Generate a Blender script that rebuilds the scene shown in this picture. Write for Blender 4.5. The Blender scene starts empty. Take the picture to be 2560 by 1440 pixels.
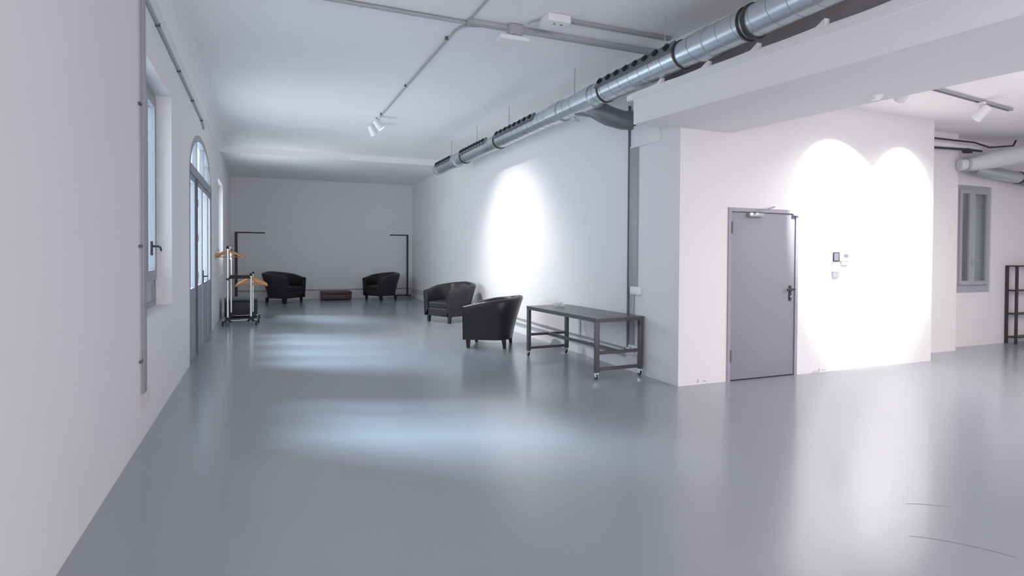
import bpy, bmesh, math, random
from mathutils import Vector, Matrix
random.seed(7)
PI = math.pi
scene = bpy.context.scene
COL = scene.collection

# ---------------------------------------------------------------- camera
R_rows = None
def make_camera():
    f, pitch, roll, yaw, cy = 1478.0, 0.0153, -0.0056, 0.400, 656.0
    cp, sp = math.cos(pitch), math.sin(pitch); c, s = math.cos(yaw), math.sin(yaw)
    cr, sr = math.cos(roll), math.sin(roll)
    fw = Vector((s*cp, c*cp, -sp)); rt = Vector((c, -s, 0)); dn = -rt.cross(fw)
    r2 = rt*cr + dn*sr; d2 = -rt*sr + dn*cr
    cam = bpy.data.cameras.new('camera'); o = bpy.data.objects.new('camera', cam); COL.objects.link(o)
    m = Matrix((r2, -d2, -fw)).transposed().to_4x4(); m.translation = Vector((0, 0, 1.5))
    o.matrix_world = m
    cam.sensor_width = 36; cam.lens = f/2560*36
    cam.shift_y = -(720-cy)/2560
    cam.clip_start = 0.05; cam.clip_end = 200
    scene.camera = o
make_camera()

# ---------------------------------------------------------------- world, sun, exposure
w = bpy.data.worlds.new('sky'); scene.world = w; w.use_nodes = True
bg = w.node_tree.nodes['Background']
bg.inputs[0].default_value = (0.77, 0.85, 1.0, 1); bg.inputs[1].default_value = 4.5

def add_light(name, kind, loc, energy, color=(1, 1, 1), direction=None, **kw):
    l = bpy.data.lights.new(name, kind); l.energy = energy; l.color = color
    for k, v in kw.items(): setattr(l, k, v)
    o = bpy.data.objects.new(name, l); COL.objects.link(o); o.location = loc
    if direction is not None:
        o.rotation_euler = Vector(direction).to_track_quat('-Z', 'Y').to_euler()
    return o
DAY = (0.66, 0.83, 1.0)
add_light('sun', 'SUN', (-6, 12, 8), 17, DAY, (1.0, -0.62, -0.95), angle=math.radians(18))
# rear and side-room fill lights added out of view; daylight at door and window
add_light('hall_rear_fill', 'AREA', (2.2, -3.93, 1.6), 200, (1.0, 0.95, 0.985), (0, 1, 0.0), shape='RECTANGLE', size=4.4, size_y=2.4)
add_light('side_room_fill_down', 'AREA', (7.8, 1.6, 2.86), 165, (1.0, 0.955, 0.95), (0, 0, -1), shape='RECTANGLE', size=3.0, size_y=2.4)
add_light('side_room_fill_up', 'AREA', (7.8, 1.6, 2.96), 55, (1.0, 0.955, 0.94), (0, 0, 1), shape='RECTANGLE', size=2.8, size_y=2.2)
add_light('door_daylight', 'AREA', (-1.35, 10.6, 1.75), 72, (0.92, 0.94, 1.0), (1, -.1, 0.02), shape='RECTANGLE', size=3.3, size_y=1.6)
add_light('window_daylight', 'AREA', (-1.35, 15.15, 2.1), 85, (0.95, 0.96, 1.0), (1, 0, 0.2), shape='RECTANGLE', size=1.5, size_y=1.9)
add_light('side_room_rear_fill', 'AREA', (8.6, -3.93, 1.6), 55, (1.0, 0.96, 0.96), (0, 1, 0.0), shape='RECTANGLE', size=5.0, size_y=2.4)

vs = scene.view_settings
vs.view_transform = 'Standard'; vs.look = 'None'; vs.gamma = 1; vs.use_curve_mapping = False
vs.exposure = 0.07
scene.cycles.use_denoising = True
scene.cycles.max_bounces = 10; scene.cycles.diffuse_bounces = 6; scene.cycles.glossy_bounces = 5
scene.cycles.transparent_max_bounces = 12
scene.cycles.sample_clamp_indirect = 4.0

# ---------------------------------------------------------------- materials
def mat(name, color, rough=0.5, metal=0.0, noise=None, bump=None, spec=0.5, aniso=None, rough_var=None, emit=None, coat=0):
    m = bpy.data.materials.new(name); m.use_nodes = True
    nt = m.node_tree; b = nt.nodes['Principled BSDF']
    b.inputs['Base Color'].default_value = (*color, 1); b.inputs['Roughness'].default_value = rough
    b.inputs['Metallic'].default_value = metal; b.inputs['Specular IOR Level'].default_value = spec
    b.inputs['Coat Weight'].default_value = coat; b.inputs['Coat Roughness'].default_value = 0.08
    tc = nt.nodes.new('ShaderNodeTexCoord')
    def noise_node(scale, detail=4):
        n = nt.nodes.new('ShaderNodeTexNoise'); n.inputs['Scale'].default_value = scale
        n.inputs['Detail'].default_value = detail
        nt.links.new(tc.outputs['Object'], n.inputs['Vector']); return n
    if noise:
        n = noise_node(noise[0]); mx = nt.nodes.new('ShaderNodeMixRGB')
        mx.inputs[1].default_value = (*[c*(1-noise[1]) for c in color], 1)
        mx.inputs[2].default_value = (*[min(1, c*(1+noise[1])) for c in color], 1)
        nt.links.new(n.outputs['Fac'], mx.inputs[0]); nt.links.new(mx.outputs[0], b.inputs['Base Color'])
    if bump:
        n = noise_node(bump[0], 5); bp = nt.nodes.new('ShaderNodeBump')
        bp.inputs['Strength'].default_value = bump[1]; bp.inputs['Distance'].default_value = bump[2]
        nt.links.new(n.outputs['Fac'], bp.inputs['Height']); nt.links.new(bp.outputs[0], b.inputs['Normal'])
    if rough_var:
        n = noise_node(rough_var[0]); mr = nt.nodes.new('ShaderNodeMapRange')
        mr.inputs['To Min'].default_value = rough-rough_var[1]; mr.inputs['To Max'].default_value = rough+rough_var[1]
        nt.links.new(n.outputs['Fac'], mr.inputs['Value']); nt.links.new(mr.outputs[0], b.inputs['Roughness'])
    if emit:
        b.inputs['Emission Color'].default_value = (*emit[:3], 1); b.inputs['Emission Strength'].default_value = emit[3]
    return m
M = {}
M['wall'] = mat('white_wall_paint', (0.81, 0.79, 0.80), 0.75, noise=(1.3, 0.015), bump=(60, 0.12, 0.002))
M['ceiling'] = mat('white_ceiling_paint', (0.905, 0.88, 0.88), 0.8, noise=(1.0, 0.012))
M['white'] = mat('white_plastic', (0.82, 0.82, 0.83), 0.4)
M['offwhite'] = mat('painted_trunking', (0.66, 0.66, 0.69), 0.45)
M['conduit'] = mat('grey_conduit', (0.42, 0.42, 0.45), 0.4)
M['darkconduit'] = mat('dark_conduit', (0.16, 0.16, 0.20), 0.45)
M['trunk'] = mat('grey_trunking', (0.36, 0.36, 0.37), 0.45)
M['bracket'] = mat('dark_bracket', (0.12, 0.12, 0.14), 0.5)
M['galv'] = mat('galvanised_steel', (0.58, 0.63, 0.66), 0.33, 0.9)
M['galvdark'] = mat('dark_galvanised_steel', (0.24, 0.25, 0.27), 0.45, 0.6, noise=(12, 0.1))
M['seam'] = mat('duct_seam', (0.30, 0.34, 0.37), 0.4, 0.8)
M['black'] = mat('black_rubber', (0.02, 0.02, 0.022), 0.5)
M['blackmetal'] = mat('black_powder_coat', (0.035, 0.033, 0.038), 0.45)
M['greybrown'] = mat('grey_brown_infill', (0.30, 0.27, 0.27), 0.85, noise=(5, 0.2), bump=(30, 0.3, 0.004))
M['frame'] = mat('grey_window_paint', (0.30, 0.31, 0.345), 0.45)
M['framelight'] = mat('pale_grey_window_paint', (0.40, 0.41, 0.46), 0.5)
M['door'] = mat('grey_door_paint', (0.285, 0.28, 0.325), 0.5, noise=(3, 0.03))
M['doorframe'] = mat('grey_door_frame_paint', (0.35, 0.34, 0.39), 0.45)
M['silver'] = mat('silver_paint', (0.55, 0.55, 0.58), 0.3, 0.5)
M['chrome'] = mat('chrome', (0.85, 0.86, 0.88), 0.12, 1.0)
M['wood'] = mat('orange_wood', (0.60, 0.29, 0.12), 0.45, noise=(20, 0.12))
M['leather'] = mat('dark_leather', (0.020, 0.017, 0.020), 0.36, bump=(90, 0.25, 0.002), noise=(3, 0.15), spec=0.5)
M['legwood'] = mat('black_leg_wood', (0.02, 0.017, 0.018), 0.4)
M['brown'] = mat('brown_leather', (0.075, 0.038, 0.036), 0.5, noise=(5, 0.2))
M['blackfabric'] = mat('black_vinyl', (0.022, 0.024, 0.026), 0.5)
M['lidfabric'] = mat('dark_grey_vinyl', (0.10, 0.10, 0.11), 0.5)
M['steel'] = mat('raw_steel', (0.115, 0.105, 0.115), 0.42, 0.4, noise=(6, 0.15))
M['steeltop'] = mat('steel_table_top', (0.16, 0.145, 0.15), 0.33, 0.45, noise=(4, 0.12), rough_var=(5, 0.06))
M['screen'] = mat('dark_screen', (0.04, 0.05, 0.08), 0.15)
M['screenlit'] = mat('grey_display', (0.22, 0.24, 0.30), 0.2)
M['socket'] = mat('socket_red', (0.55, 0.22, 0.20), 0.5)
M['scratch'] = mat('floor_scratch', (0.23, 0.235, 0.25), 0.4)
M['lamp'] = mat('lamp_glow', (1, 1, 1), 0.5, emit=(1, 0.97, 0.95, 9.0))
M['facade'] = mat('brown_facade', (0.15, 0.11, 0.075), 0.9, noise=(4.5, 0.7))
M['patch'] = mat('beige_plaster_patch', (0.80, 0.72, 0.70), 0.85)

def floor_mat():
    m = mat('grey_blue_epoxy', (0.305, 0.325, 0.355), 0.27, noise=(0.7, 0.03), spec=0.65, coat=0.35)
    m.node_tree.nodes['Principled BSDF'].inputs['Coat Roughness'].default_value = 0.13
    return m
M['floor'] = floor_mat()

def glass_mat():
    m = bpy.data.materials.new('window_glass'); m.use_nodes = True; nt = m.node_tree
    nt.nodes.remove(nt.nodes['Principled BSDF']); out = nt.nodes['Material Output']
    tr = nt.nodes.new('ShaderNodeBsdfTransparent'); tr.inputs[0].default_value = (0.92, 0.96, 0.95, 1)
    gl = nt.nodes.new('ShaderNodeBsdfGlossy'); gl.inputs['Roughness'].default_value = 0.03
    lw = nt.nodes.new('ShaderNodeLayerWeight'); lw.inputs['Blend'].default_value = 0.25
    mx = nt.nodes.new('ShaderNodeMixShader')
    mr = nt.nodes.new('ShaderNodeMath'); mr.operation = 'MULTIPLY'; mr.inputs[1].default_value = 0.5
    nt.links.new(lw.outputs['Fresnel'], mr.inputs[0]); nt.links.new(mr.outputs[0], mx.inputs[0])
    nt.links.new(tr.outputs[0], mx.inputs[1]); nt.links.new(gl.outputs[0], mx.inputs[2])
    nt.links.new(mx.outputs[0], out.inputs[0])
    return m
M['glass'] = glass_mat()

# ---------------------------------------------------------------- mesh helpers
class MB:
    def __init__(self): self.v = []; self.f = []; self.smooth = []
    def add(self, vs, fs, smooth=False):
        k = len(self.v); self.v += [tuple(p) for p in vs]
        for f in fs: self.f.append([k+i for i in f]); self.smooth.append(smooth)
        return self
    def box(self, a, b, m=None):
        x0, y0, z0 = a; x1, y1, z1 = b
        vs = [Vector(p) for p in ((x0,y0,z0),(x1,y0,z0),(x1,y1,z0),(x0,y1,z0),(x0,y0,z1),(x1,y0,z1),(x1,y1,z1),(x0,y1,z1))]
        if m is not None: vs = [m @ p for p in vs]
        return self.add(vs, [(3,2,1,0),(4,5,6,7),(0,1,5,4),(1,2,6,5),(2,3,7,6),(3,0,4,7)])
    def bbox(self, a, b, r=0.006, seg=2):           # bevelled box
        bm = bmesh.new(); bmesh.ops.create_cube(bm, size=1)
        a = Vector(a); b = Vector(b); c = (a+b)/2; s = b-a
        for v in bm.verts: v.co = Vector((v.co.x*s.x, v.co.y*s.y, v.co.z*s.z)) + c
        bmesh.ops.bevel(bm, geom=bm.edges[:], offset=r, segments=seg, affect='EDGES', profile=0.5)
        bm.verts.index_update()
        self.add([v.co.copy() for v in bm.verts], [[v.index for v in f.verts] for f in bm.faces], True); bm.free(); return self
    def prism(self, pts, d):                        # polygon (list of 3D points) extruded along vector d
        n = len(pts); d = Vector(d); p = [Vector(q) for q in pts]
        fs = [list(range(n))[::-1], [n+i for i in range(n)]] + [(i, (i+1) % n, n+(i+1) % n, n+i) for i in range(n)]
        return self.add(p + [q+d for q in p], fs)
    def tube(self, path, r, n=12, caps=True, closed=False):
        pts = [Vector(p) for p in path]; rs = r if isinstance(r, (list, tuple)) else [r]*len(pts)
        rings = []; up = None
        for i, p in enumerate(pts):
            a = pts[i-1] if (i > 0 or closed) else p; c = pts[(i+1) % len(pts)] if (i < len(pts)-1 or closed) else p
            t = (c-a).normalized()
            if up is None:
                up = Vector((0, 0, 1)) if abs(t.z) < 0.9 else Vector((1, 0, 0))
            s = t.cross(up)
            if s.length < 1e-5: s = t.orthogonal()
            s.normalize(); up = s.cross(t).normalized()
            rings.append([p + (s*math.cos(2*PI*k/n) + up*math.sin(2*PI*k/n))*rs[i] for k in range(n)])
        vs = [q for ring in rings for q in ring]; fs = []
        m = len(rings)
        for i in range(m if closed else m-1):
            j = (i+1) % m
            for k in range(n):
                fs.append((i*n+k, i*n+(k+1) % n, j*n+(k+1) % n, j*n+k))
        self.add(vs, fs, True)
        if caps and not closed:
            base = len(self.v)-len(vs)
            self.f.append([base+k for k in range(n)][::-1]); self.smooth.append(False)
            self.f.append([base+(m-1)*n+k for k in range(n)]); self.smooth.append(False)
        return self
    def lathe(self, prof, n=20, m=None):            # (r, z) profile around z
        vs = []; fs = []
        for r, z in prof:
            for k in range(n):
                p = Vector((r*math.cos(2*PI*k/n), r*math.sin(2*PI*k/n), z)); vs.append(m @ p if m is not None else p)
        for i in range(len(prof)-1):
            for k in range(n): fs.append((i*n+k, i*n+(k+1) % n, (i+1)*n+(k+1) % n, (i+1)*n+k))
        self.add(vs, fs, True)
        base = len(self.v)-len(vs)
        if prof[0][0] > 1e-5: self.f.append([base+k for k in range(n)][::-1]); self.smooth.append(False)
        if prof[-1][0] > 1e-5: self.f.append([base+(len(prof)-1)*n+k for k in range(n)]); self.smooth.append(False)
        return self
    def build(self, name, material, parent=None):
        me = bpy.data.meshes.new(name); me.from_pydata(self.v, [], self.f); me.update()
        bm = bmesh.new(); bm.from_mesh(me); bmesh.ops.recalc_face_normals(bm, faces=bm.faces[:])
        bm.to_mesh(me); bm.free()
        for p, s in zip(me.polygons, self.smooth): p.use_smooth = s
        if any(self.smooth):
            try: me.set_sharp_from_angle(angle=math.radians(38))
            except Exception: pass
        me.materials.append(material)
        o = bpy.data.objects.new(name, me); COL.objects.link(o)
        if parent: o.parent = parent
        return o
def tag(o, label=None, cat=None, group=None, kind=None):
    for k, v in (('label', label), ('category', cat), ('group', group), ('kind', kind)):
        if v: o[k] = v
    return o
def thing(name, loc, label, cat, rz=0, group=None):
    o = bpy.data.objects.new(name, None); o.empty_display_size = 0.1; COL.objects.link(o)
    o.location = loc; o.rotation_euler = (0, 0, rz)
    return tag(o, label, cat, group)
def copy_tree(o, parent=None):
    c = o.copy(); COL.objects.link(c)
    if parent: c.parent = parent
    for ch in list(o.children): copy_tree(ch, c)
    return c
def struct(o): o['kind'] = 'structure'; return o
def frame_mb(y0, y1, z0, z1, x0, x1, t, mb=None):   # rectangular frame in the YZ plane
    mb = mb or MB()
    mb.box((x0, y0, z0), (x1, y0+t, z1)); mb.box((x0, y1-t, z0), (x1, y1, z1))
    mb.box((x0, y0+t, z0), (x1, y1-t, z0+t)); mb.box((x0, y0+t, z1-t), (x1, y1-t, z1)); return mb
def frame_xz(x0, x1, z0, z1, y0, y1, t, mb=None):
    mb = mb or MB()
    mb.box((x0, y0, z0), (x0+t, y1, z1)); mb.box((x1-t, y0, z0), (x1, y1, z1))
    mb.box((x0+t, y0, z0), (x1-t, y1, z0+t)); mb.box((x0+t, y0, z1-t), (x1-t, y1, z1)); return mb

# ================================================================ SETTING
XL = -0.878; XO = -1.178; H = 3.95; YB = 20.0; YF = -4.0
A2 = (4.345, 5.449); B2 = (4.74, 20.0)
def wallx(y): return A2[0] + (y-A2[1])*(B2[0]-A2[0])/(B2[1]-A2[1])
DY = 5.42; HR = 3.41

struct(MB().box((-1.3, YF-.2, -0.2), (14.2, YB+.3, 0.0)).build('floor', M['floor']))
# ceiling of the hall, lowered at the far end, with a rounded cove along the left wall
mb = MB().box((XO, YF-.2, H), (5.6, 15.2, H+.2)).box((XO, 15.2, 3.80), (5.2, YB+.3, H+.2))
cp = [(XL, YF, H)] + [(XL + .18 - .18*math.cos(i*PI/16), YF, H - .18 + .18*math.sin(i*PI/16)) for i in range(9)]
mb.prism(cp, (0, 15.2-YF, 0))
struct(mb.build('ceiling', M['ceiling']))

# left wall with openings: (y0, y1, z0, z1) or the arch
AC, AW, AS, AR = 10.62, 1.82, 2.56, 0.72          # arch centre, half width, springing, rise
def arch_z(y, grow=0.0):
    u = max(-1, min(1, (y-AC)/(AW+grow))); return AS + (AR+grow)*math.sqrt(max(0, 1-u*u))
mb = MB()
def col(y0, y1, z0, z1): mb.box((XO, y0, z0), (XL, y1, z1))
W1 = (5.42, 7.16, 0.94, 3.12); W2 = (14.3, 16.0, 0.96, 3.1)
W0 = (-2.2, -0.4, 0.94, 3.12)
ya, yb = AC-AW, AC+AW
col(YF-.2, W0[0], 0, H); col(W0[0], W0[1], 0, W0[2]); col(W0[0], W0[1], W0[3], H); col(W0[1], W1[0], 0, H)
col(W1[0], W1[1], 0, W1[2]); col(W1[0], W1[1], W1[3], H); col(W1[1], ya, 0, H)
ys = [AC - AW*math.cos(PI*i/28) for i in range(29)]
for i in range(28):
    mb.prism([(XO, ys[i], arch_z(ys[i])), (XO, ys[i+1], arch_z(ys[i+1])), (XO, ys[i+1], H), (XO, ys[i], H)], (XL-XO, 0, 0))
col(yb, W2[0], 0, H); col(W2[0], W2[1], 0, W2[2]); col(W2[0], W2[1], W2[3], H); col(W2[1], YB+.2, 0, H)
struct(mb.build('wall_left', M['wall']))
struct(MB().box((XO, YB, 0), (5.2, YB+.25, H)).build('wall_back', M['wall']))
# right wall of the hall, slightly out of square
struct(MB().prism([(A2[0]+.001, DY+.401, 0), (B2[0], B2[1]+.2, 0), (B2[0]+.45, B2[1]+.2, 0), (A2[0]+.45, DY+.41, 0), (A2[0]+.005, DY+.41, 0)], (0, 0, H)).build('wall_right', M['wall']))
# wall with the grey door, box end and pilaster
DX0, DX1, DZ = 5.045, 6.165, 2.055
mb = MB()
mb.box((A2[0], DY, 0), (DX0, DY+.40, H-.001)); mb.box((DX0, DY, DZ), (DX1, DY+.40, H-.001)); mb.box((DX1, DY, 0), (8.785, DY+.40, H-.001))
mb.box((DX0, DY+.30, 0), (DX1, DY+.40, DZ))
struct(mb.build('wall_door', M['wall']))
struct(MB().box((8.6, 5.86, 0), (10.1, 6.4, HR+.1)).build('wall_pilaster', M['wall']))
FY = 6.08; FW = (10.48, 11.39, 0.89, 2.665)
mb = MB()
mb.box((10.1, FY, 0), (FW[0], FY+.3, HR)); mb.box((FW[0], FY, 0), (FW[1], FY+.3, FW[2])); mb.box((FW[0], FY, FW[3]), (FW[1], FY+.3, HR)); mb.box((FW[1], FY, 0), (14, FY+.3, HR))
struct(mb.build('wall_far_room', M['wall']))
struct(MB().box((13.8, YF, 0), (14.0, FY+.3, HR)).build('wall_right_room', M['wall']))
struct(MB().box((XO, YF-.2, 0), (14.0, YF, H)).build('wall_rear', M['wall']))
# side room ceiling
struct(MB().prism([(5.06, 5.42, HR), (5.42, 2.4, HR), (6.10, YF, HR), (14, YF, HR), (14, 6.3, HR), (8.7, 6.3, HR), (8.7, 5.42, HR)], (0, 0, .25)).build('ceiling_side_room', M['ceiling']))
# the boxed beam: skewed in plan
bl = [(3.768, 5.50), (4.145, 2.06), (4.79, YF)]; br = [(5.066, 5.418), (5.42, 2.4), (6.10, YF)]
mb = MB()
ring = [bl[0], (br[0][0], 5.418), br[1], br[2], bl[2], bl[1]]
mb.prism([(x, y, 2.926) for x, y in ring], (0, 0, 0.352))
mb.prism([(4.62, 5.418, 3.2), br[0]+(3.2,), br[1]+(3.2,), br[2]+(3.2,), (5.4, YF, 3.2)], (0, 0, 0.74))
beam = struct(mb.build('trim_1', M['wall'])); beam['label'] = 'white boxed ceiling beam above the grey door corner'
# thin projecting lip on top of the beam and its upstand fins
def bx(y):                                           # left face of the beam at y
    if y > 2.06: return bl[0][0] + (5.50-y)/(5.50-2.06)*(bl[1][0]-bl[0][0])
    return bl[1][0] + (2.06-y)/(2.06-YF)*(bl[2][0]-bl[1][0])
seg = [5.60, 5.07, 4.45, 3.90, 3.29, 2.72, 2.1]
for i in range(len(seg)-1):
    y0, y1 = seg[i], seg[i+1]
    m2 = MB()
    n = 8; top = []
    for k in range(n+1):
        t = k/n; y = y0 + (y1-y0)*t
        z = 3.262 + 0.022*t + (0.045*max(0, (t-.86)/.14)**1.5)
        top.append((bx(y)-.012, y, z))
    m2.prism(top + [(bx(y1)-.012, y1, 3.20), (bx(y0)-.012, y0, 3.20)], (0.05, 0, 0))
    m2.build('beam_edge_strip', M['wall'], beam)
# grey-brown infill seen in the gap between duct and beam
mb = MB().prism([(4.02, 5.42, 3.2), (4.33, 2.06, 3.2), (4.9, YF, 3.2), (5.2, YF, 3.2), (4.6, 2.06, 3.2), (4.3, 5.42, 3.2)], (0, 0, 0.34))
struct(mb.build('trim_2', M['greybrown']))['label'] = 'grey-brown wall strip above the beam behind the duct'
struct(MB().prism([(4.346, 5.419, 3.54), (4.62, 2.06, 3.54), (5.0, YF, 3.54), (5.3, YF, 3.54), (4.85, 2.06, 3.54), (4.6, 5.419, 3.54)], (0, 0, H-3.54)).build('wall_above_beam', M['wall']))
# door frame hidden wall scuffs / plaster patch on left wall below the conduit
struct(MB().box((XL-.01, 5.33, 0.235), (XL+.002, 5.78, 0.375)).build('trim_3', M['patch']))['label'] = 'beige plaster patch below the wall conduit'

# scuffs at the foot of the door wall and faint scratches on the floor
for x, w_, z_, h_ in ((4.70, .05, .03, .008), (4.62, .012, .02, .035), (6.45, .10, .012, .006), (6.56, .012, .012, .035), (6.62, .06, .02, .008)):
    MB().box((x, DY-.002, z_), (x+w_, DY+.002, z_+h_)).build('scuff', M['trunk'], bpy.data.objects['wall_door'])
for cx_, cy_, rr, a0, a1 in ((2.75, 1.45, .75, .35, .95), (3.3, 1.7, .7, .8, 1.15)):
    pr = [(cx_+rr*math.cos(a0+(a1-a0)*k/14), cy_+rr*math.sin(a0+(a1-a0)*k/14)) for k in range(15)]
    vs_ = [(x, y, .0008) for x, y in pr] + [(x+.003, y+.004, .0008) for x, y in pr]
    MB().add(vs_, [(k, k+1, 16+k, 15+k) for k in range(14)]).build('scratch', M['scratch'], bpy.data.objects['floor'])
# window frames and hanging panel added out of view around the fill lights
for k, (cx_, wx_) in enumerate(((2.2, 4.4), (8.6, 5.0))):
    fr = frame_xz(cx_-wx_/2-.08, cx_+wx_/2+.08, .32, 2.88, YF, YF+.10, .08)
    for q_ in (-.25, 0, .25): fr.box((cx_+wx_*q_-.02, YF+.04, .40), (cx_+wx_*q_+.02, YF+.10, 2.80))
    struct(fr.build('window_%d' % (5+k), M['frame']))['label'] = 'added wide grey window frame around the rear fill light'
t = thing('fill_panel', (7.8, 1.6, HR), 'added flat white fill light panel hanging unseen in the side room', 'fill light')
MB().box((-1.5, -1.2, -.53), (1.5, 1.2, -.47)).build('housing', M['white'], t)
for sx in (-1.3, 1.3):
    for sy in (-1, 1): MB().tube([(sx, sy, -.47), (sx, sy, 0)], .005, 6).build('hanger_rod', M['conduit'], t)
# facade of the neighbouring building seen through the small window
struct(MB().box((9.0, 6.75, -0.2), (16.5, 7.0, 3.6)).build('wall_neighbour', M['facade']))

# ---------------------------------------------------------------- windows in the left wall
def left_window(idx, W, label):
    y0, y1, z0, z1 = W; xw = -1.055
    root = struct(frame_mb(y0, y1, z0+.0, z1, xw-.03, xw+.03, .05).build('window_%d' % idx, M['frame']))
    root['label'] = label
    MB().box((xw-.025, y0+.05, z0+.05), (xw+.018, y1-.05, z0+.27)).build('lower_panel', M['framelight'], root)
    ym = (y0+y1)/2 + (.22 if idx == 1 else 0)
    for a, b in ((y0+.05, ym-.01), (ym+.01, y1-.05)):
        l = frame_mb(a, b, z0+.27, z1-.05, xw-.02, xw+.045, .10).build('casement', M['frame'], root)
        MB().box((xw-.004, a+.10, z0+.37), (xw+.004, b-.10, z1-.15)).build('pane', M['glass'], l)
        MB().box((xw-.012, (a+b)/2-.012, z0+.37), (xw+.014, (a+b)/2+.012, z1-.15)).build('muntin', M['white'], l)
    h = MB().bbox((xw+.045, ym+.20, 1.46), (xw+.065, ym+.25, 1.60)).tube([(xw+.06, ym+.225, 1.55), (xw+.11, ym+.225, 1.55), (xw+.112, ym+.33, 1.545), (xw+.112, ym+.40, 1.51)], .011, 8)
    h.build('handle', M['blackmetal'], root)
    return root
w1 = left_window(1, W1, 'tall grey-framed window in the recess of the left wall')
MB().box((-1.037, 6.98, 1.02), (-1.028, 7.1, 1.16)).build('vent', M['frame'], w1)
left_window(2, W2, 'narrow-looking recessed window beyond the arched door')
left_window(3, W0, 'grey-framed window in the left wall behind the viewpoint')

# ---------------------------------------------------------------- arched glass door
def arched(y0, y1, zb, grow, x0, x1, t, mb):         # strip following the arch between y0 and y1
    n = 24; yy = [AC - (AW)*math.cos(PI*i/n) for i in range(n+1)]
    for i in range(n):
        a, b = yy[i], yy[i+1]
        k = (AW-t)/AW
        ia, ib = AC+(a-AC)*k, AC+(b-AC)*k
        za, zb2 = arch_z(a), arch_z(b); zia = AS+(AR-t)*math.sqrt(max(0, 1-((a-AC)/AW)**2)); zib = AS+(AR-t)*math.sqrt(max(0, 1-((b-AC)/AW)**2))
        mb.prism([(x0, a, za), (x0, b, zb2), (x0, ib, zib), (x0, ia, zia)], (x1-x0, 0, 0))
    return mb
xd0, xd1 = -0.955, -0.875
mb = MB(); arched(0, 0, 0, 0, xd0, xd1, .10, mb)
mb.box((xd0, ya, 0), (xd1, ya+.10, AS)).box((xd0, yb-.10, 0), (xd1, yb, AS))
d1 = struct(mb.build('door_1', M['frame'])); d1['label'] = 'arched grey glazed door in the left wall'
MB().box((xd0, ya+.10, 2.56), (xd1+.01, yb-.10, 2.68)).build('transom_bar', M['frame'], d1)
fl = []
for y in (9.9, 11.0, 11.85):
    MB().box((xd0+.01, y-.03, 2.68), (xd1-.01, y+.03, arch_z(y)-.09)).build('fanlight_bar', M['frame'], d1)
gp = [(-.915, ya+.1, 2.68)] + [(-.915, AC+(AW-.09)*math.sin(t), max(2.68, AS+(AR-.09)*math.cos(t))) for t in [(-1+2*i/20)*1.42 for i in range(21)]] + [(-.915, yb-.1, 2.68)]
MB().prism(gp, (.006, 0, 0)).build('fanlight_pane', M['glass'], d1)
leaves = [(ya+.10, 9.62, 'side_panel'), (9.66, 10.68, 'door_leaf'), (10.72, 11.72, 'door_leaf'), (11.76, yb-.10, 'side_panel')]
for i, (a, b, nm) in enumerate(leaves):
    m2 = MB(); frame_mb(a, b, 0.90, 2.56, -.945, -.885, .09, m2); m2.box((-.945, a, 0.01), (-.885, b, 0.90))
    lf = m2.build(nm, M['frame'], d1)
    MB().box((-.92, a+.09, .99), (-.914, b-.09, 2.47)).build('pane', M['glass'], lf)
    MB().box((-.888, a+.12, 0.12), (-.880, b-.12, 0.80)).build('raised_panel', M['frame'], lf)
    if i == 1:
        MB().box((-.885, a-.035, 0.0), (-.855, a+.005, 2.55)).build('cover_strip', M['bracket'], lf)
        for z in (2.2, 1.7, 1.15): MB().tube([(-.86, a+.03, z-.05), (-.86, a+.03, z+.05)], .014, 8).build('hinge', M['silver'], lf)
    if i == 2:
        MB().bbox((-.885, a+.03, .98), (-.872, a+.07, 1.2)).tube([(-.88, a+.05, 1.1), (-.83, a+.05, 1.1), (-.83, a+.17, 1.1)], .011, 8).build('handle', M['blackmetal'], lf)
MB().box((-.893, ya+.10, 0), (-.862, yb-.10, .012)).build('threshold', M['frame'], d1)

# ---------------------------------------------------------------- grey steel door
d2 = struct(MB().box((DX0, DY-.015, 0), (DX0+.045, DY+.08, DZ)).box((DX1-.045, DY-.015, 0), (DX1, DY+.08, DZ)).box((DX0+.045, DY-.015, DZ-.045), (DX1-.045, DY+.08, DZ)).build('door_2', M['doorframe']))
d2['label'] = 'plain grey steel door with closer and black lever'
lf = MB().bbox((DX0+.05, DY+.0, 0.012), (DX1-.05, DY+.05, DZ-.05), .004).build('door_leaf', M['door'], d2)
h = MB().bbox((6.022, DY-.012, .93), (6.062, DY+.002, 1.12), .006)
h.tube([(6.042, DY-.005, 1.075), (6.042, DY-.055, 1.075), (5.94, DY-.058, 1.072)], .011, 10); h.build('lever_handle', M['blackmetal'], lf)
MB().tube([(6.045, DY-.012, 1.075), (6.115, DY-.018, 1.072)], .009, 8).build('latch_bar', M['blackmetal'], lf)
MB().lathe([(.014, 0), (.014, .012), (0, .012)], 14, Matrix.Translation((6.042, DY-.012, .985)) @ Matrix.Rotation(PI/2, 4, 'X')).build('lock_cylinder', M['chrome'], lf)
cl = MB().bbox((5.33, DY-.055, 1.955), (5.56, DY, 2.0), .006).build('door_closer', M['silver'], lf)
MB().tube([(5.40, DY-.06, 1.985), (5.40, DY-.075, 2.0), (5.66, DY-.11, 2.075)], .009, 8).build('closer_arm', M['doorframe'], cl)
MB().bbox((6.06, DY-.04, 1.985), (6.16, DY-.015, 2.01), .004).build('door_contact', M['white'], d2)
for z in (.3, 1.82): MB().tube([(DX0+.05, DY-.012, z-.07), (DX0+.05, DY-.012, z+.07)], .012, 8).build('hinge', M['bracket'], d2)

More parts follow.
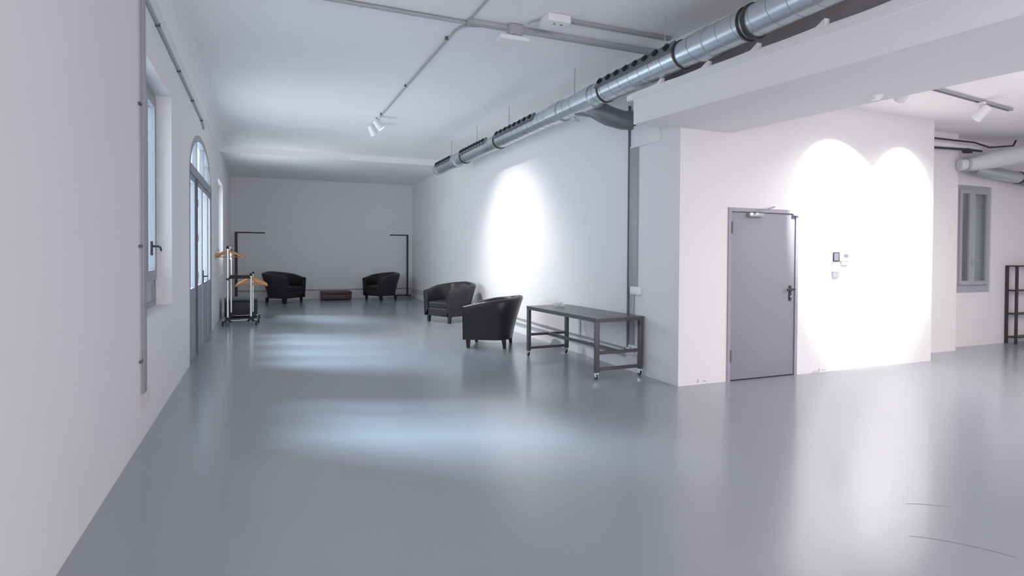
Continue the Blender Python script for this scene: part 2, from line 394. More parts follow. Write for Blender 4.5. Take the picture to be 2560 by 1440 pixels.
# ---------------------------------------------------------------- small window in the side room
x0, x1, z0, z1 = FW
w4 = struct(frame_xz(x0, x1, z0, z1, FY+.02, FY+.10, .10).build('window_4', M['framelight'])); w4['label'] = 'grey two-leaf window in the far room'
MB().box((x0+.1, FY+.03, z0+.1), (x1-.1, FY+.09, z0+.16)).build('sill_rail', M['framelight'], w4)
xm = (x0+x1)/2 - .07
for a, b in ((x0+.06, xm), (xm+.005, x1-.06)):
    l = frame_xz(a, b, z0+.13, z1-.07, FY-.005, FY+.06, .065).build('casement', M['framelight'], w4)
    MB().box((a+.065, FY+.02, z0+.19), (b-.065, FY+.028, z1-.13)).build('pane', M['glass'], l)
MB().bbox((xm-.02, FY-.03, 1.35), (xm+.02, FY-.005, 1.47), .004).tube([(xm, FY-.02, 1.43), (xm, FY-.06, 1.43), (xm+.10, FY-.06, 1.42)], .01, 8).build('handle', M['silver'], w4)

# ================================================================ SPIRAL DUCT
DXc, DZc, DR = 3.80, 3.455, 0.132
duct = thing('ventilation_duct', (DXc, 0, DZc), 'long galvanised spiral duct under the hall ceiling above the beam edge', 'duct')
parts = [(13.40, 9.60, .125), (9.60, 7.30, .128), (7.30, 4.60, .132), (4.60, 0.6, .136)]
for i, (a, b, r) in enumerate(parts):
    MB().tube([(0, a, 0), (0, b, 0)], r, 36, caps=(i == 0)).build('pipe_section', M['galv'], duct)
def ring(y, r, wdt, name='clamp', m='blackmetal'):
    MB().lathe([(r-.012, -wdt/2), (r, -wdt/2), (r, wdt/2), (r-.012, wdt/2)], 36, Matrix.Translation((0, y, 0)) @ Matrix.Rotation(PI/2, 4, 'X')).build(name, M[m], duct)
for y in (9.56, 11.43, 6.12, 4.70): ring(y, .143, .018)
ring(3.80, .152, .03); ring(3.86, .150, .016)
for y0, y1 in ((7.45, 7.20), (6.62, 6.36), (4.44, 4.30), (13.4, 13.3), (12.1, 11.9)):
    MB().lathe([(.125, -.5*(y0-y1)), (.146, -.5*(y0-y1)), (.146, .5*(y0-y1)), (.125, .5*(y0-y1))], 36, Matrix.Translation((0, (y0+y1)/2, 0)) @ Matrix.Rotation(PI/2, 4, 'X')).build('coupling', M['galv'], duct)
# helical lock seam
for a, b, r in parts:
    p = []; n = int((a-b)/0.19*20)
    for k in range(n+1):
        t = k/20; p.append(((r+.0005)*math.cos(2*PI*t), a - t*0.19, (r+.0005)*math.sin(2*PI*t)))
    MB().tube(p, .0032, 5).build('spiral_seam', M['seam'], duct)
for a, b, nn in ((13.25, 12.1, 8), (11.45, 10.0, 9), (9.5, 7.95, 8), (6.15, 4.72, 8)):   # nozzle panels
    ang = math.radians(148); c = Vector((math.cos(ang), 0, math.sin(ang))); tn = Vector((-c.z, 0, c.x))
    o = c*.118; wd = .062
    q = [o - tn*wd, o + tn*wd, o + tn*wd + c*.030, o - tn*wd + c*.030]
    pn = MB().prism([(v.x, b, v.z) for v in q], (0, a-b, 0)).build('nozzle_panel', M['galvdark'], duct)
    for k in range(nn):
        y = b + (a-b)*(k+.5)/nn; ctr = c*.147 + Vector((0, y, 0))
        rot = c.to_track_quat('Z', 'Y').to_matrix().to_4x4()
        MB().lathe([(.034, 0), (.040, .022), (.030, .026), (.024, .008), (0, .006)], 16, Matrix.Translation(ctr) @ rot).build('jet_nozzle', M['black'], pn)
for y in (12.4, 10.75, 9.15, 6.9, 5.0, 3.83): MB().tube([(0, y, .12), (0, y, H-DZc)], .006, 6).build('hanger_rod', M['conduit'], duct)
# branch running into the wall
MB().tube([(.02, 6.85, -.02), (.12, 6.62, -.08), (.26, 6.48, -.20), (.42, 6.42, -.25), (.60, 6.40, -.25)], [.12, .125, .125, .12, .12], 28).build('branch_elbow', M['galvdark'], duct)
MB().tube([(.06, 7.05, -.10), (.14, 7.15, -.12), (.24, 7.2, -.125)], [.02, .024, .012], 8).build('damper_lever', M['galv'], duct)

# ================================================================ CEILING CONDUITS AND LAMPS (hall)
def clips(root, pts, m='bracket', s=.02):
    for p in pts: MB().box((p[0]-s, p[1]-.012, p[2]-.012), (p[0]+s, p[1]+.012, p[2]+.02)).build('clip', M[m], root)
z = H
t = thing('ceiling_conduit', (1.9, 5.97, z), 'long grey conduit crossing the hall ceiling from left to the duct', 'conduit')
MB().tube([(-2.7, -.05, -.022), (.2, 0, -.022), (2.46, .02, -.022)], .020, 10).build('pipe', M['conduit'], t)
clips(t, [(x, -.01, -.03) for x in (-2.2, -1.55, -1.0, -.5, .1)], 'conduit', .012)
t = thing('cable_trunking', (1.9, 5.97, z), 'wide pale trunking beside the ceiling conduit ending at the duct', 'trunking')
MB().bbox((.08, -.09, -.045), (2.5, -.022, 0), .005).build('channel', M['conduit'], t)
t = thing('cable_trunking', (3.5, 5.5, z), 'pale flat trunking running from the two-hole box to the duct', 'trunking')
MB().bbox((-.57, -.03, -.035), (.75, .035, 0), .005).build('channel', M['trunk'], t)
MB().box((-.585, -.032, -.037), (-.57, .037, -.001)).build('end_cap', M['conduit'], t)
t = thing('ceiling_conduit', (1.95, 8.6, z), 'thin grey conduit running lengthwise to the two hall spotlights', 'conduit')
MB().tube([(.20, -2.58, -.016), (.10, -2.55, -.016), (.03, -2.48, -.016), (0, -2.35, -.016), (-.01, 0, -.016), (-.005, 2.9, -.016)], .013, 8).build('pipe', M['conduit'], t)
clips(t, [(-.02, y, -.022) for y in (-2.1, -.03, 1.89, 2.3)])
t = thing('ceiling_conduit', (2.0, 5.4, z), 'short thin conduit coming off the cross conduit toward the viewer', 'conduit')
MB().tube([(.0, .5, -.014), (.0, -3.4, -.014)], .010, 8).build('pipe', M['conduit'], t)
t = thing('alarm_box', (2.80, 5.53, z-.002), 'white square ceiling box with two small dark holes', 'ceiling box')
MB().bbox((-.13, -.13, -.085), (.13, .13, 0), .01).build('housing', M['white'], t)
for dx in (-.03, .05): MB().lathe([(.011, 0), (.011, .003), (0, .003)], 12, Matrix.Translation((dx, -.06, -.0855)) @ Matrix.Rotation(PI, 4, 'X')).build('hole', M['black'], t)
MB().tube([(-.12, .05, -.012), (-.16, .12, -.012), (-.20, .22, -.012)], .007, 6).build('cable', M['conduit'], t)
t = thing('emergency_light', (2.42, 5.72, z-.19), 'white slim emergency light hanging below the ceiling conduit', 'light')
MB().bbox((-.17, -.065, -.05), (.17, .065, 0), .015, 3).build('housing', M['white'], t)
MB().bbox((.0, .10, .075), (.16, .20, .185), .01).build('junction_box', M['conduit'], t)
MB().tube([(.05, .13, .09), (.05, .02, .0)], .012, 8).build('arm', M['conduit'], t)

def spotlight(loc, aim, label, energy=0, size=60, blend=.5, glow=True, color=(1, .97, .95), L=.20, r=.062, group=None, skirt=0):
    t = thing('spotlight', loc, label, 'spotlight', group=group)
    d = Vector(aim).normalized()
    rot = d.to_track_quat('Z', 'Y').to_matrix().to_4x4()
    c = Vector((0, 0, -.15)) - d*.03
    MB().bbox((-.02, -.06, -.035), (.02, .06, 0), .004).build('adapter', M['white'], t)
    MB().tube([(0, 0, -.03), (0, 0, -.14)], .012, 10).build('stem', M['white'], t)
    MB().lathe([(r*.5, -L/2), (r*.92, -L/2+.02), (r, L/2), (r-.007, L/2), (r-.012, L/2-.035), (0, L/2-.036)], 24, Matrix.Translation(c) @ rot).build('head', M['white'], t)
    MB().lathe([(r-.014, 0), (r-.014, .003), (0, .003)], 20, Matrix.Translation(c + d*(L/2-.034)) @ rot).build('lens', M['lamp'] if glow else M['white'], t)
    if energy:
        l = bpy.data.lights.new('spot_beam', 'SPOT'); l.energy = energy; l.color = color
        l.spot_size = math.radians(size); l.spot_blend = blend; l.shadow_soft_size = .035
        o = bpy.data.objects.new('spot_beam', l); COL.objects.link(o); o.parent = t
        o.location = c + d*(L/2+.01); o.rotation_euler = d.to_track_quat('-Z', 'Y').to_euler()
    if skirt:
        l = bpy.data.lights.new('spot_skirt', 'SPOT'); l.energy = skirt; l.color = color
        l.spot_size = math.radians(110); l.spot_blend = 1.0; l.shadow_soft_size = .035
        o = bpy.data.objects.new('spot_skirt', l); COL.objects.link(o); o.parent = t
        o.location = c + d*(L/2+.012); o.rotation_euler = Vector((d.x, d.y, d.z-.55)).to_track_quat('-Z', 'Y').to_euler()
    return t
spotlight((1.94, 10.75, H-.02), (2.5, -.25, -3.0), 'white hall spotlight at conduit end, the right one showing a lit rim', 400, 92, 1.0, skirt=120)
spotlight((1.93, 11.30, H-.02), (.7, .35, -1.4), 'white hall spotlight at conduit end, the left larger one', 0, glow=False, r=.075, L=.21)

# smoke detector under the beam
t = thing('smoke_detector', (5.05, 3.62, 2.926), 'small round white detector under the beam', 'detector')
MB().lathe([(0, -.04), (.03, -.038), (.045, -.022), (.052, 0)], 24).build('dome', M['white'], t)
MB().lathe([(.058, -.010), (.058, 0)], 24).build('base', M['white'], t)

# ================================================================ SIDE ROOM TRACK AND SPOTS
t = thing('lighting_track', (7.9, 4.45, HR), 'white double-lined lighting track on side room ceiling', 'track')
mtr = Matrix.Rotation(.12, 4, 'Z')
MB().box((-1.75, -.028, -.03), (1.05, -.020, 0), mtr).box((-1.75, .020, -.03), (1.05, .028, 0), mtr).box((-1.75, -.02, -.008), (1.05, .02, 0), mtr).build('rail', M['trunk'], t)
MB().box((1.05, -.03, -.032), (1.07, .03, 0), mtr).build('end_cap', M['white'], t)
spotlight((8.10, 4.47, HR-.03), (-.02, .72, -.70), 'white track spotlight lighting the wall in the side room', 360, 62, .22, L=.19, r=.06, skirt=45)
spotlight((6.36, 4.26, HR-.03), (.29, .74, -.68), 'white track spotlight above the door wall, mostly behind the beam', 360, 62, .22, L=.19, r=.06, skirt=45)

# ================================================================ SIDE ROOM DUCTS AND PIPES
t = thing('side_duct', (11, 5.66, 2.99), 'wide pale duct elbow high up at the far room wall', 'duct')
MB().tube([(-1.02, .12, -.08), (-.86, .02, -.07), (-.55, -.06, -.0), (.0, -.22, .11), (1.6, -1.0, .25)], [.085, .10, .13, .145, .15], 28).build('pipe', M['offwhite'], t)
MB().lathe([(.095, -.02), (.11, -.02), (.11, .02), (.095, .02)], 24, Matrix.Translation((-.93, .07, -.075)) @ Vector((1, -.5, 0)).to_track_quat('Z', 'Y').to_matrix().to_4x4()).build('clamp', M['conduit'], t)
t = thing('side_duct', (11, 5.9, 2.86), 'thin galvanised duct running right along the far room wall', 'duct')
MB().tube([(-.45, 0, .05), (-.3, -.01, .03), (.75, -.02, -.035), (2.4, -.04, -.14)], .095, 24).build('pipe', M['galv'], t)
MB().lathe([(.09, -.015), (.104, -.015), (.104, .015), (.09, .015)], 24, Matrix.Translation((.75, -.02, -.035)) @ Matrix.Rotation(PI/2, 4, 'Y')).build('clamp', M['blackmetal'], t)
MB().tube([(.80, -.02, -.04), (2.2, -.04, -.13)], .1, 24).build('flexible_sleeve', M['galvdark'], t)
t = thing('wall_pipe', (10.0, 5.78, 3.26), 'dark double pipe run at the top corner of the far room', 'pipe')
MB().tube([(-.75, .0, .02), (.35, 0, .03), (.75, .0, -.02), (1.35, -.02, .05), (1.42, -.02, .14)], .014, 8).build('pipe', M['blackmetal'], t)
MB().tube([(-.75, -.02, -.13), (.10, -.02, -.10), (.5, -.02, -.10)], .018, 8).build('lower_pipe', M['blackmetal'], t)
MB().bbox((-.75, .0, -.10), (.55, .06, -.03), .008).build('trunking', M['white'], t)
MB().bbox((.10, -.04, -.15), (.26, .04, -.08), .015).build('valve', M['blackmetal'], t)

# ================================================================ WALL PIPES (hall)
t = thing('wall_conduit', (XL, 5.41, 0.38), 'grey vertical conduit on left wall in front of the window recess', 'conduit')
MB().box((0, -.045, 0), (.012, -.035, 3.55)).build('edge_strip', M['conduit'], t)
MB().bbox((0, -.03, 0), (.026, .10, 3.56), .004).build('channel', M['trunk'], t)
for zz in (.25, 1.15, 2.25, 3.2): MB().box((0, -.09, zz), (.02, -.03, zz+.02)).build('clip', M['bracket'], t)
t = thing('wall_conduit', (XL, 7.6, 3.535), 'horizontal grey conduit high on the left wall above the window', 'conduit')
MB().tube([(.016, -11.4, 0), (.016, 2.7, .01), (.014, 2.95, -.02), (.012, 3.1, -.06)], .020, 8).build('pipe', M['conduit'], t)
clips(t, [(.02, y, -.012) for y in (-1.46, 0, 1.4, 2.7)])
# vertical pipes at the corner of the right wall
t = thing('wall_conduit', (wallx(6.42)-.02, 6.44, 0.30), 'thin dark vertical pipe on right wall behind the table', 'conduit')
MB().tube([(0, 0, 0), (0, 0, 3.1)], .016, 10).build('pipe', M['darkconduit'], t)
t = thing('cable_trunking', (wallx(6.3), 6.32, 0.33), 'grey vertical trunking beside the dark pipe on the right wall', 'trunking')
MB().bbox((-.035, -.085, .74), (.0, .085, 2.52), .004).build('upper_channel', M['trunk'], t)
MB().bbox((-.030, -.02, .0), (.0, .065, .66), .004).build('lower_channel', M['trunk'], t)
t = thing('junction_box', (wallx(6.28), 6.25, 1.0), 'white junction box halfway up the vertical trunking', 'box')
MB().bbox((-.07, -.09, -.01), (.0, .07, .09), .006).build('housing', M['white'], t)
MB().bbox((-.076, -.08, .0), (-.069, .06, .08), .003).build('lid', M['white'], t)
t = thing('junction_box', (wallx(6.0), 6.0, 2.86), 'white box under the beam end at the top of the trunking', 'box')
MB().bbox((-.045, -.22, .0), (.0, .30, .25), .008).build('housing', M['wall'], t)
MB().bbox((-.055, -.24, -.02), (.0, .36, .0), .006).build('flange', M['white'], t)
t = thing('socket_box', (wallx(6.28), 6.27, .222), 'white socket box with reddish outlets low behind the table', 'socket')
MB().bbox((-.055, -.105, 0), (.0, .105, .125), .006).build('housing', M['white'], t)
for dy in (-.045, .045):
    for dz in (.038, .088): MB().lathe([(.014, 0), (.014, .004), (0, .004)], 12, Matrix.Translation((-.055, dy, dz)) @ Matrix.Rotation(-PI/2, 4, 'Y')).build('outlet', M['socket'], t)
def run_along(z0, z1, ya_, yb_, dep, label):
    ym = (ya_+yb_)/2; ang = math.atan2(B2[0]-A2[0], B2[1]-A2[1]); hl = (yb_-ya_)/2
    t = thing('cable_trunking', (wallx(ym)-.002, ym, z0), label, 'trunking', -ang)
    MB().box((-dep, -hl, 0), (0, hl, z1-z0)).build('channel', M['offwhite'], t)
    return t
t = run_along(.258, .282, 6.50, 19.95, .025, 'upper of the two low grey trunkings along the right wall')
t.children[0].data.materials[0] = M['trunk']
clips(t, [(-.012, y-13.2, .012) for y in (8.9, 9.9, 13, 16)], 'conduit')
t = run_along(.165, .200, 6.50, 19.95, .035, 'lower of the two low grey trunkings along the right wall')
t.children[0].data.materials[0] = M['conduit']
t = thing('cable_trunking', (2, YB, .27), 'thin reddish-grey conduit low along the back wall', 'trunking')
MB().bbox((-2.75, -.025, 0), (2.70, 0, .035), .004).build('channel', M['trunk'], t)
t = thing('wall_cover', (wallx(7.6), 7.6, .30), 'small white wedge-shaped cover on the wall behind the table', 'cover')
MB().prism([(-.04, -.08, 0), (-.04, .09, 0), (-.04, .02, .19)], (.04, 0, 0)).build('cover', M['white'], t)
MB().tube([(-.012, .14, -.05), (-.012, .14, .42)], .010, 8).build('cable', M['conduit'], t)
t = thing('socket_box', (4.30, YB, .10), 'small white box low on back wall behind the right clothes stand', 'socket')
MB().bbox((-.16, -.07, 0), (.18, 0, .15), .008).build('housing', M['white'], t)
MB().bbox((-.13, -.076, .02), (.15, -.068, .13), .004).build('lid', M['white'], t)
t = thing('wall_button', (.08, YB, 1.60), 'tiny white button on the back wall below the left stand arm', 'button')
MB().lathe([(.035, 0), (.03, .03), (0, .035)], 16, Matrix.Rotation(PI/2, 4, 'X')).build('knob', M['white'], t)

# ================================================================ CONTROLS BESIDE THE DOOR
t = thing('intercom', (6.825, DY, 1.405), 'small dark-screened intercom on the wall right of the door', 'intercom')
MB().bbox((-.068, -.018, 0), (.068, 0, .14), .004).build('housing', M['white'], t)
MB().bbox((-.060, -.024, .012), (.060, -.016, .132), .003).build('bezel', M['black'], t)
MB().box((-.042, -.0262, .024), (.042, -.024, .120)).build('screen', M['screenlit'], t)
t = thing('thermostat', (6.99, DY, 1.405), 'white thermostat with small grey display beside the intercom', 'thermostat')
MB().bbox((-.078, -.03, .015), (.078, 0, .125), .006).build('housing', M['white'], t)
MB().box((-.035, -.0325, .065), (.045, -.029, .11)).build('display', M['screenlit'], t)
MB().prism([(-.07, -.028, .013), (.07, -.028, .013), (.06, -.022, -.035), (-.06, -.022, -.035)], (0, .022, 0)).build('lower_cover', M['offwhite'], t)
t = thing('light_switch', (6.83, DY, 1.28), 'grey square wall switch below the intercom', 'switch')
MB().bbox((-.066, -.028, 0), (.066, 0, .10), .008).build('housing', M['offwhite'], t)
MB().bbox((-.012, -.034, .03), (.04, -.026, .078), .004).build('button', M['white'], t)
MB().prism([(-.062, -.024, -.001), (.055, -.024, -.001), (.05, -.018, -.07), (-.055, -.018, -.07)], (0, .018, 0)).build('lower_cover', M['conduit'], t)

# ================================================================ TUB ARMCHAIRS
def make_chair():
    t = thing('tub_armchair', (0, 0, 0), 'x', 'armchair')
    Wd, Fr, Bk = .39, -.37, .37                     # half width, front y, back y
    def plan(u, off):                               # u 0..1 from left front around the back to right front
        w = Wd-off; b = Bk-off; ys = .02
        s1 = (ys-Fr); arc = 2.1*w; tot = 2*s1+arc; d = u*tot
        if d < s1: return Vector((-w, Fr+d, 0)), Vector((-1, 0, 0))
        if d > s1+arc: return Vector((w, ys-(d-s1-arc), 0)), Vector((1, 0, 0))
        a = PI*(d-s1)/arc; e = .72
        cx, sy = -math.cos(a), math.sin(a)
        x = w*math.copysign(abs(cx)**e, cx); y = ys + (b-ys)*abs(sy)**e
        return Vector((x, y, 0)), Vector((cx, sy, 0)).normalized()
    def lean(u):                                    # 0 at arms front, 1 at the back
        k = 1-abs(2*u-1); return k*k*(3-2*k)
    N = 48; th = .115; rows = []
    zb = .135
    for i in range(N+1):
        u = i/N; L = lean(u); k = min(1, (1-abs(2*u-1))*1.0)
        ztop = .665 + .165*(k**.9)
        po, no = plan(u, 0); pi_, _ = plan(u, th)
        fl = .02 + .13*L
        ring = []
        for s in range(5):                          # outer side going up
            h = s/4; q = po + no*(fl*h**1.3 - .02*(1-h)); ring.append(Vector((q.x, q.y, zb + (ztop-.05-zb)*h)))
        mid = (po+pi_)/2 + no*fl; half = (po-pi_)/2
        for s in range(1, 6):                       # rolled top
            a = PI*s/6; ring.append(Vector((mid.x, mid.y, 0)) + half*math.cos(a) + Vector((0, 0, ztop-.05 + .05*math.sin(a))))
        for s in range(4):
            h = 1-s/3; q = pi_ + no*(fl*h**1.3); ring.append(Vector((q.x, q.y, .28 + (ztop-.05-.28)*h)))
        rows.append(ring)
    m_ = len(rows[0]); mb = MB(); vs = [p for r_ in rows for p in r_]; fs = []
    for i in range(N):
        for s in range(m_-1): fs.append((i*m_+s, (i+1)*m_+s, (i+1)*m_+s+1, i*m_+s+1))
        fs.append((i*m_+m_-1, (i+1)*m_+m_-1, (i+1)*m_, i*m_))
    mb.add(vs, fs, True)
    mb.f.append(list(range(m_))); mb.smooth.append(False)
    mb.f.append([N*m_+s for s in range(m_)][::-1]); mb.smooth.append(False)
    mb.build('tub_shell', M['leather'], t)
    # piping along the front edge of the arms and around the top
    for e in (0, N):
        MB().tube([rows[e][s] + Vector((0, -.004, 0)) for s in range(0, m_-1)], .006, 6).build('piping', M['leather'], t)
    MB().bbox((-Wd+.10, Fr+.01, .135), (Wd-.10, .28, .31), .015).build('front_panel', M['leather'], t)
    cm = MB(); cm.bbox((-Wd+.112, Fr+.0, .305), (Wd-.112, .25, .44), .04, 4); cm.build('seat_cushion', M['leather'], t)
    for sx in (-1, 1):
        for yy, dy in ((-.30, 0), (.27, .03)):
            x = sx*.315
            MB().add([(x-.022, yy-.022+dy*.5, 0), (x+.022, yy-.022+dy*.5, 0), (x+.022, yy+.022+dy*.5, 0), (x-.022, yy+.022+dy*.5, 0),
                      (x-.034, yy-.034, .15), (x+.034, yy-.034, .15), (x+.034, yy+.034, .15), (x-.034, yy+.034, .15)],
                     [(3,2,1,0),(4,5,6,7),(0,1,5,4),(1,2,6,5),(2,3,7,6),(3,0,4,7)]).build('leg', M['legwood'], t)
    return t
ch = make_chair()
def place(o, x, y, fx, fy, s, label):
    o.location = (x, y, 0); o.rotation_euler = (0, 0, math.atan2(fx, -fy)); o.scale = (s, s, s)
    o['label'] = label; o['group'] = 'dark tub armchairs'
place(ch, 3.43, 8.99, -.85, .52, 1.0, 'dark leather tub armchair nearest the table, seen from its side')
place(copy_tree(ch), 3.80, 12.48, -.90, -.44, 1.04, 'dark leather tub armchair second from the table, its front visible')
place(copy_tree(ch), .60, 18.80, .75, -.66, 1.12, 'dark leather tub armchair left of the brown pouf at back wall')
place(copy_tree(ch), 3.50, 18.95, -.86, -.50, 1.06, 'dark leather tub armchair right of the brown pouf at back wall')

# ================================================================ POUFS
t = thing('square_pouf', (-.46, 15.02, 0), 'black square pouf with grey lid behind the chrome coat rack', 'pouf')
MB().bbox((-.32, -.32, .02), (.36, .32, .38), .03, 3).build('body', M['blackfabric'], t)
MB().bbox((-.33, -.33, .38), (.37, .33, .45), .03, 3).build('lid', M['lidfabric'], t)
for sx in (-.26, .3):
    for sy in (-.26, .26): MB().box((sx-.02, sy-.02, 0), (sx+.02, sy+.02, .03)).build('foot', M['black'], t)
t = thing('low_pouf', (2.16, 19.45, 0), 'low brown leather pouf against the back wall between two armchairs', 'pouf')
MB().bbox((-.45, -.30, .02), (.45, .30, .19), .02, 3).build('body', M['brown'], t)
MB().bbox((-.46, -.31, .185), (.46, .31, .27), .03, 3).build('lid', M['brown'], t)
for sx in (-.38, .38):
    for sy in (-.24, .24): MB().box((sx-.03, sy-.03, 0), (sx+.03, sy+.03, .03)).build('foot', M['black'], t)

# ================================================================ CLOTHES STANDS (black)
def gallows(x, y, L, s, label, post_w=.035):
    t = thing('clothes_stand', (x, y, 0), label, 'clothes stand', group='black clothes stands at the back wall')
    MB().box((-post_w, -.02, .06), (post_w, .02, 2.09)).build('post', M['blackmetal'], t)
    MB().box((-post_w if s > 0 else -L, -.015, 2.06), (L if s > 0 else post_w, .015, 2.10)).build('arm', M['blackmetal'], t)
    b = MB().box((-.40 if s < 0 else -.10, -.02, .06), (.12 if s < 0 else .42, .02, .10)).box((-.02, -.28, .06), (.02, .28, .10)).build('base', M['blackmetal'], t)
    for px, py in (((-.38 if s < 0 else .40), 0), (.0, -.26), (.0, .26), ((.10 if s < 0 else -.08), 0)):
        MB().lathe([(.03, -.012), (.03, .012)], 14, Matrix.Translation((px, py, .03)) @ Matrix.Rotation(PI/2, 4, 'Y')).build('caster', M['conduit'], t)
    return t
gallows(-.715, 19.5, .80, 1, 'black L-shaped clothes stand at back left behind the coat rack', .04)
gallows(4.46, 19.5, .58, -1, 'black L-shaped clothes stand in the back right corner', .03)

# ================================================================ CHROME COAT RACK WITH HANGERS
t = thing('coat_rack', (-.42, 13.9, 0), 'chrome two-level rolling coat rack near the left wall', 'coat rack')
def lp(x, y, zz): return (x+.42, y-13.9, zz)
posts = [(-.645, 13.35, 1.58, 'post'), (-.63, 14.45, 1.52, 'post'), (-.215, 13.45, 1.02, 'post'), (-.19, 14.45, 1.02, 'post')]
for x, y, hh, nm in posts:
    p = MB().tube([lp(x, y, .08), lp(x, y, hh)], .019, 14).build(nm, M['chrome'], t)
    MB().lathe([(.085, 0), (.075, .02), (.03, .065), (.024, .10)], 20, Matrix.Translation(lp(x, y, .06))).build('foot_boot', M['black'], p)
    MB().lathe([(.025, 0), (.025, .055), (.01, .062)], 14, Matrix.Translation(lp(x, y, hh-.02))).build('joint', M['black'], p)
MB().tube([lp(-.645, 13.35, .92), lp(-.645, 13.35, .96)], .024, 12).build('joint', M['black'], t)
MB().tube([lp(-.72, 13.40, .085), lp(-.10, 13.45, .085)], .012, 8).build('base_bar', M['chrome'], t)
MB().tube([lp(-.70, 14.45, .085), lp(-.08, 14.45, .085)], .012, 8).build('base_bar', M['chrome'], t)
MB().tube([lp(-.645, 13.20, .085), lp(-.63, 14.6, .085)], .012, 8).build('base_bar', M['chrome'], t)
MB().tube([lp(-.215, 13.20, .085), lp(-.19, 14.6, .085)], .012, 8).build('base_bar', M['chrome'], t)
MB().tube([lp(-.645, 13.35, 1.585), lp(-.63, 14.45, 1.585)], .014, 10).build('upper_rail', M['chrome'], t)
MB().tube([lp(-.215, 13.45, 1.00), lp(-.19, 14.45, 1.00)], .014, 10).build('lower_rail', M['chrome'], t)
MB().tube([lp(-.66, 13.38, .965), lp(-.215, 13.45, .965)], .020, 10).build('cross_bar', M['black'], t)
MB().tube([lp(-.66, 14.42, .965), lp(-.19, 14.45, .965)], .020, 10).build('cross_bar', M['black'], t)
for x, y in ((-.735, 13.30), (-.11, 13.22), (-.07, 13.60), (-.06, 14.5), (-.70, 14.55)):
    cst = MB().lathe([(.030, -.018), (.032, 0), (.030, .018)], 16, Matrix.Translation(lp(x, y, .032)) @ Matrix.Rotation(PI/2, 4, 'Y'))
    cst.tube([lp(x, y, .05), lp(x, y, .085)], .014, 8); cst.build('caster', M['black'], t)

def make_hanger(mat_name):
    h = thing('coat_hanger', (0, 0, 0), 'x', 'coat hanger')
    # origin at the rail; hook over the rail, arms along x
    pts = [(.022*math.cos(a), 0, .022*math.sin(a)+.0) for a in [math.radians(200-20*k) for k in range(0, 12)]]
    MB().tube(pts + [(.0, 0, -.045), (0, 0, -.07)], .0035, 6).build('hook', M['chrome'], h)
    pr = []
    for k in range(17):
        u = -1 + k/8; x = .225*u; zz = -.065 - .115*abs(u)**1.25
        pr.append((x, zz, .024 - .006*abs(u)))
    mb = MB(); 
    vs = []; fs = []
    for x, zz, hh in pr:
        e = abs(x)/.225; wd = .010 + .016*e*e
        for yy, dz in ((-wd, -hh), (-wd, hh*.4), (0, hh), (wd, hh*.4), (wd, -hh)): vs.append((x, yy, zz+dz))
    for i in range(16):
        for s in range(5): fs.append((i*5+s, i*5+(s+1) % 5, (i+1)*5+(s+1) % 5, (i+1)*5+s))
    fs += [tuple(range(5))[::-1], tuple(80+s for s in range(5))]
    mb.add(vs, fs, True).build('shoulder', M[mat_name], h)
    MB().tube([(-.19, 0, -.168), (.19, 0, -.168)], .006, 8).build('bar', M[mat_name], h)
    return h
hw = make_hanger('wood'); hb = make_hanger('blackmetal')
up = [(13.72, .0, hb, 'black coat hanger among the wooden ones on the upper rail'), (13.44, .10, hw, 'orange wooden coat hanger nearest on the upper rail'),
      (13.95, .28, None, 'orange wooden coat hanger in the middle of the upper rail'), (14.1, .45, None, 'orange wooden coat hanger farthest on the upper rail')]
lo = [(13.55, .12, None, 'orange wooden coat hanger nearest on the lower rail'), (13.70, .28, None, 'orange wooden coat hanger second on the lower rail'),
      (13.88, .42, None, 'orange wooden coat hanger third on the lower rail'), (14.2, .25, None, 'orange wooden coat hanger farthest on the lower rail')]
for lst, xx0, zz, g in ((up, -.64, 1.585, 'hangers on the upper rail'), (lo, -.205, 1.0, 'hangers on the lower rail')):
    for y, rz, o, lab in lst:
        o = o or copy_tree(hw)
        o.location = (xx0, y, zz+.0); o.rotation_euler = (0, 0, rz); o['label'] = lab; o['group'] = g
        o.scale = (1.38, 1.5, 1.15)

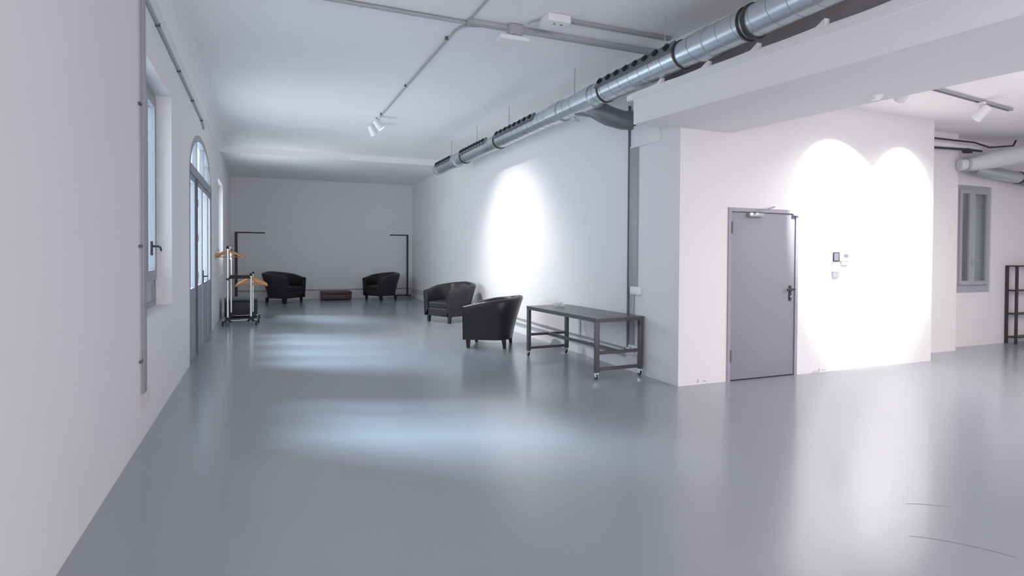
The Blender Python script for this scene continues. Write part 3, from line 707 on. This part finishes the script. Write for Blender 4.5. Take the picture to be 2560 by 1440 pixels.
# ================================================================ STEEL TABLE
TL, TW, TH = 1.82, .69, .735
t = thing('work_table', (3.945, 6.965, 0), 'dark steel work table on casters against the right wall', 'table', math.radians(2.6))
hx, hy = TW/2, TL/2; q = .025
MB().box((-hx-.005, -hy-.005, TH-.008), (hx+.005, hy+.005, TH)).build('tabletop', M['steeltop'], t)
MB().box((-hx, -hy, TH-.05), (hx, -hy+.04, TH-.008)).box((-hx, hy-.04, TH-.05), (hx, hy, TH-.008)).box((-hx, -hy+.04, TH-.05), (-hx+.04, hy-.04, TH-.008)).box((hx-.04, -hy+.04, TH-.05), (hx, hy-.04, TH-.008)).build('top_frame', M['steel'], t)
for sx in (-1, 1):
    for sy in (-1, 1):
        cx, cy = sx*(hx-q), sy*(hy-q)
        MB().bbox((cx-q, cy-q, .085), (cx+q, cy+q, TH-.05), .003).build('leg', M['steel'], t)
        c = MB().box((cx-.022, cy-.022, .075), (cx+.022, cy+.022, .085)).box((cx-.018, cy-.012, .03), (cx-.013, cy+.02, .078)).box((cx+.013, cy-.012, .03), (cx+.018, cy+.02, .078)).build('caster', M['chrome'], t)
        MB().lathe([(.026, -.011), (.028, 0), (.026, .011)], 16, Matrix.Translation((cx, cy+.012, .029)) @ Matrix.Rotation(PI/2, 4, 'Y')).build('wheel', M['black'], c)
for sy in (-1, 1):
    cy = sy*(hy-q)
    for zz in (.105, .30): MB().box((-hx+2*q, cy-.018, zz), (hx-2*q, cy+.018, zz+.036)).build('side_rail', M['steel'], t)
MB().box((-.018, -hy+.045, .30), (.018, hy-.045, .336)).build('stretcher', M['steel'], t)
t = thing('cable_coil', (3.90, 7.52, TH), 'small white cable coil on the far end of the steel table', 'cable')
pts = []
for k in range(60):
    a = k*.42; r_ = .052 + .006*math.sin(k*.9); pts.append((r_*math.cos(a)*1.1, r_*math.sin(a), .006 + .0011*k))
MB().tube(pts, .0045, 6).build('cord', M['white'], t)
MB().bbox((.04, -.03, 0), (.10, .02, .03), .006).build('plug', M['white'], t)

# ================================================================ BLACK SHELF (right edge)
t = thing('shelving_unit', (12.28, 5.97, 0), 'black metal open shelving unit against the far room wall at the right edge', 'shelf')
for x in (-.46, .46):
    for y in (-.06, .08): MB().box((x-.018, y-.018, .0), (x+.018, y+.018, 1.34)).build('upright', M['blackmetal'], t)
for zz in (.10, .50, .90, 1.32): MB().box((-.46, -.06, zz), (.46, .08, zz+.022)).build('shelf_board', M['blackmetal'], t)
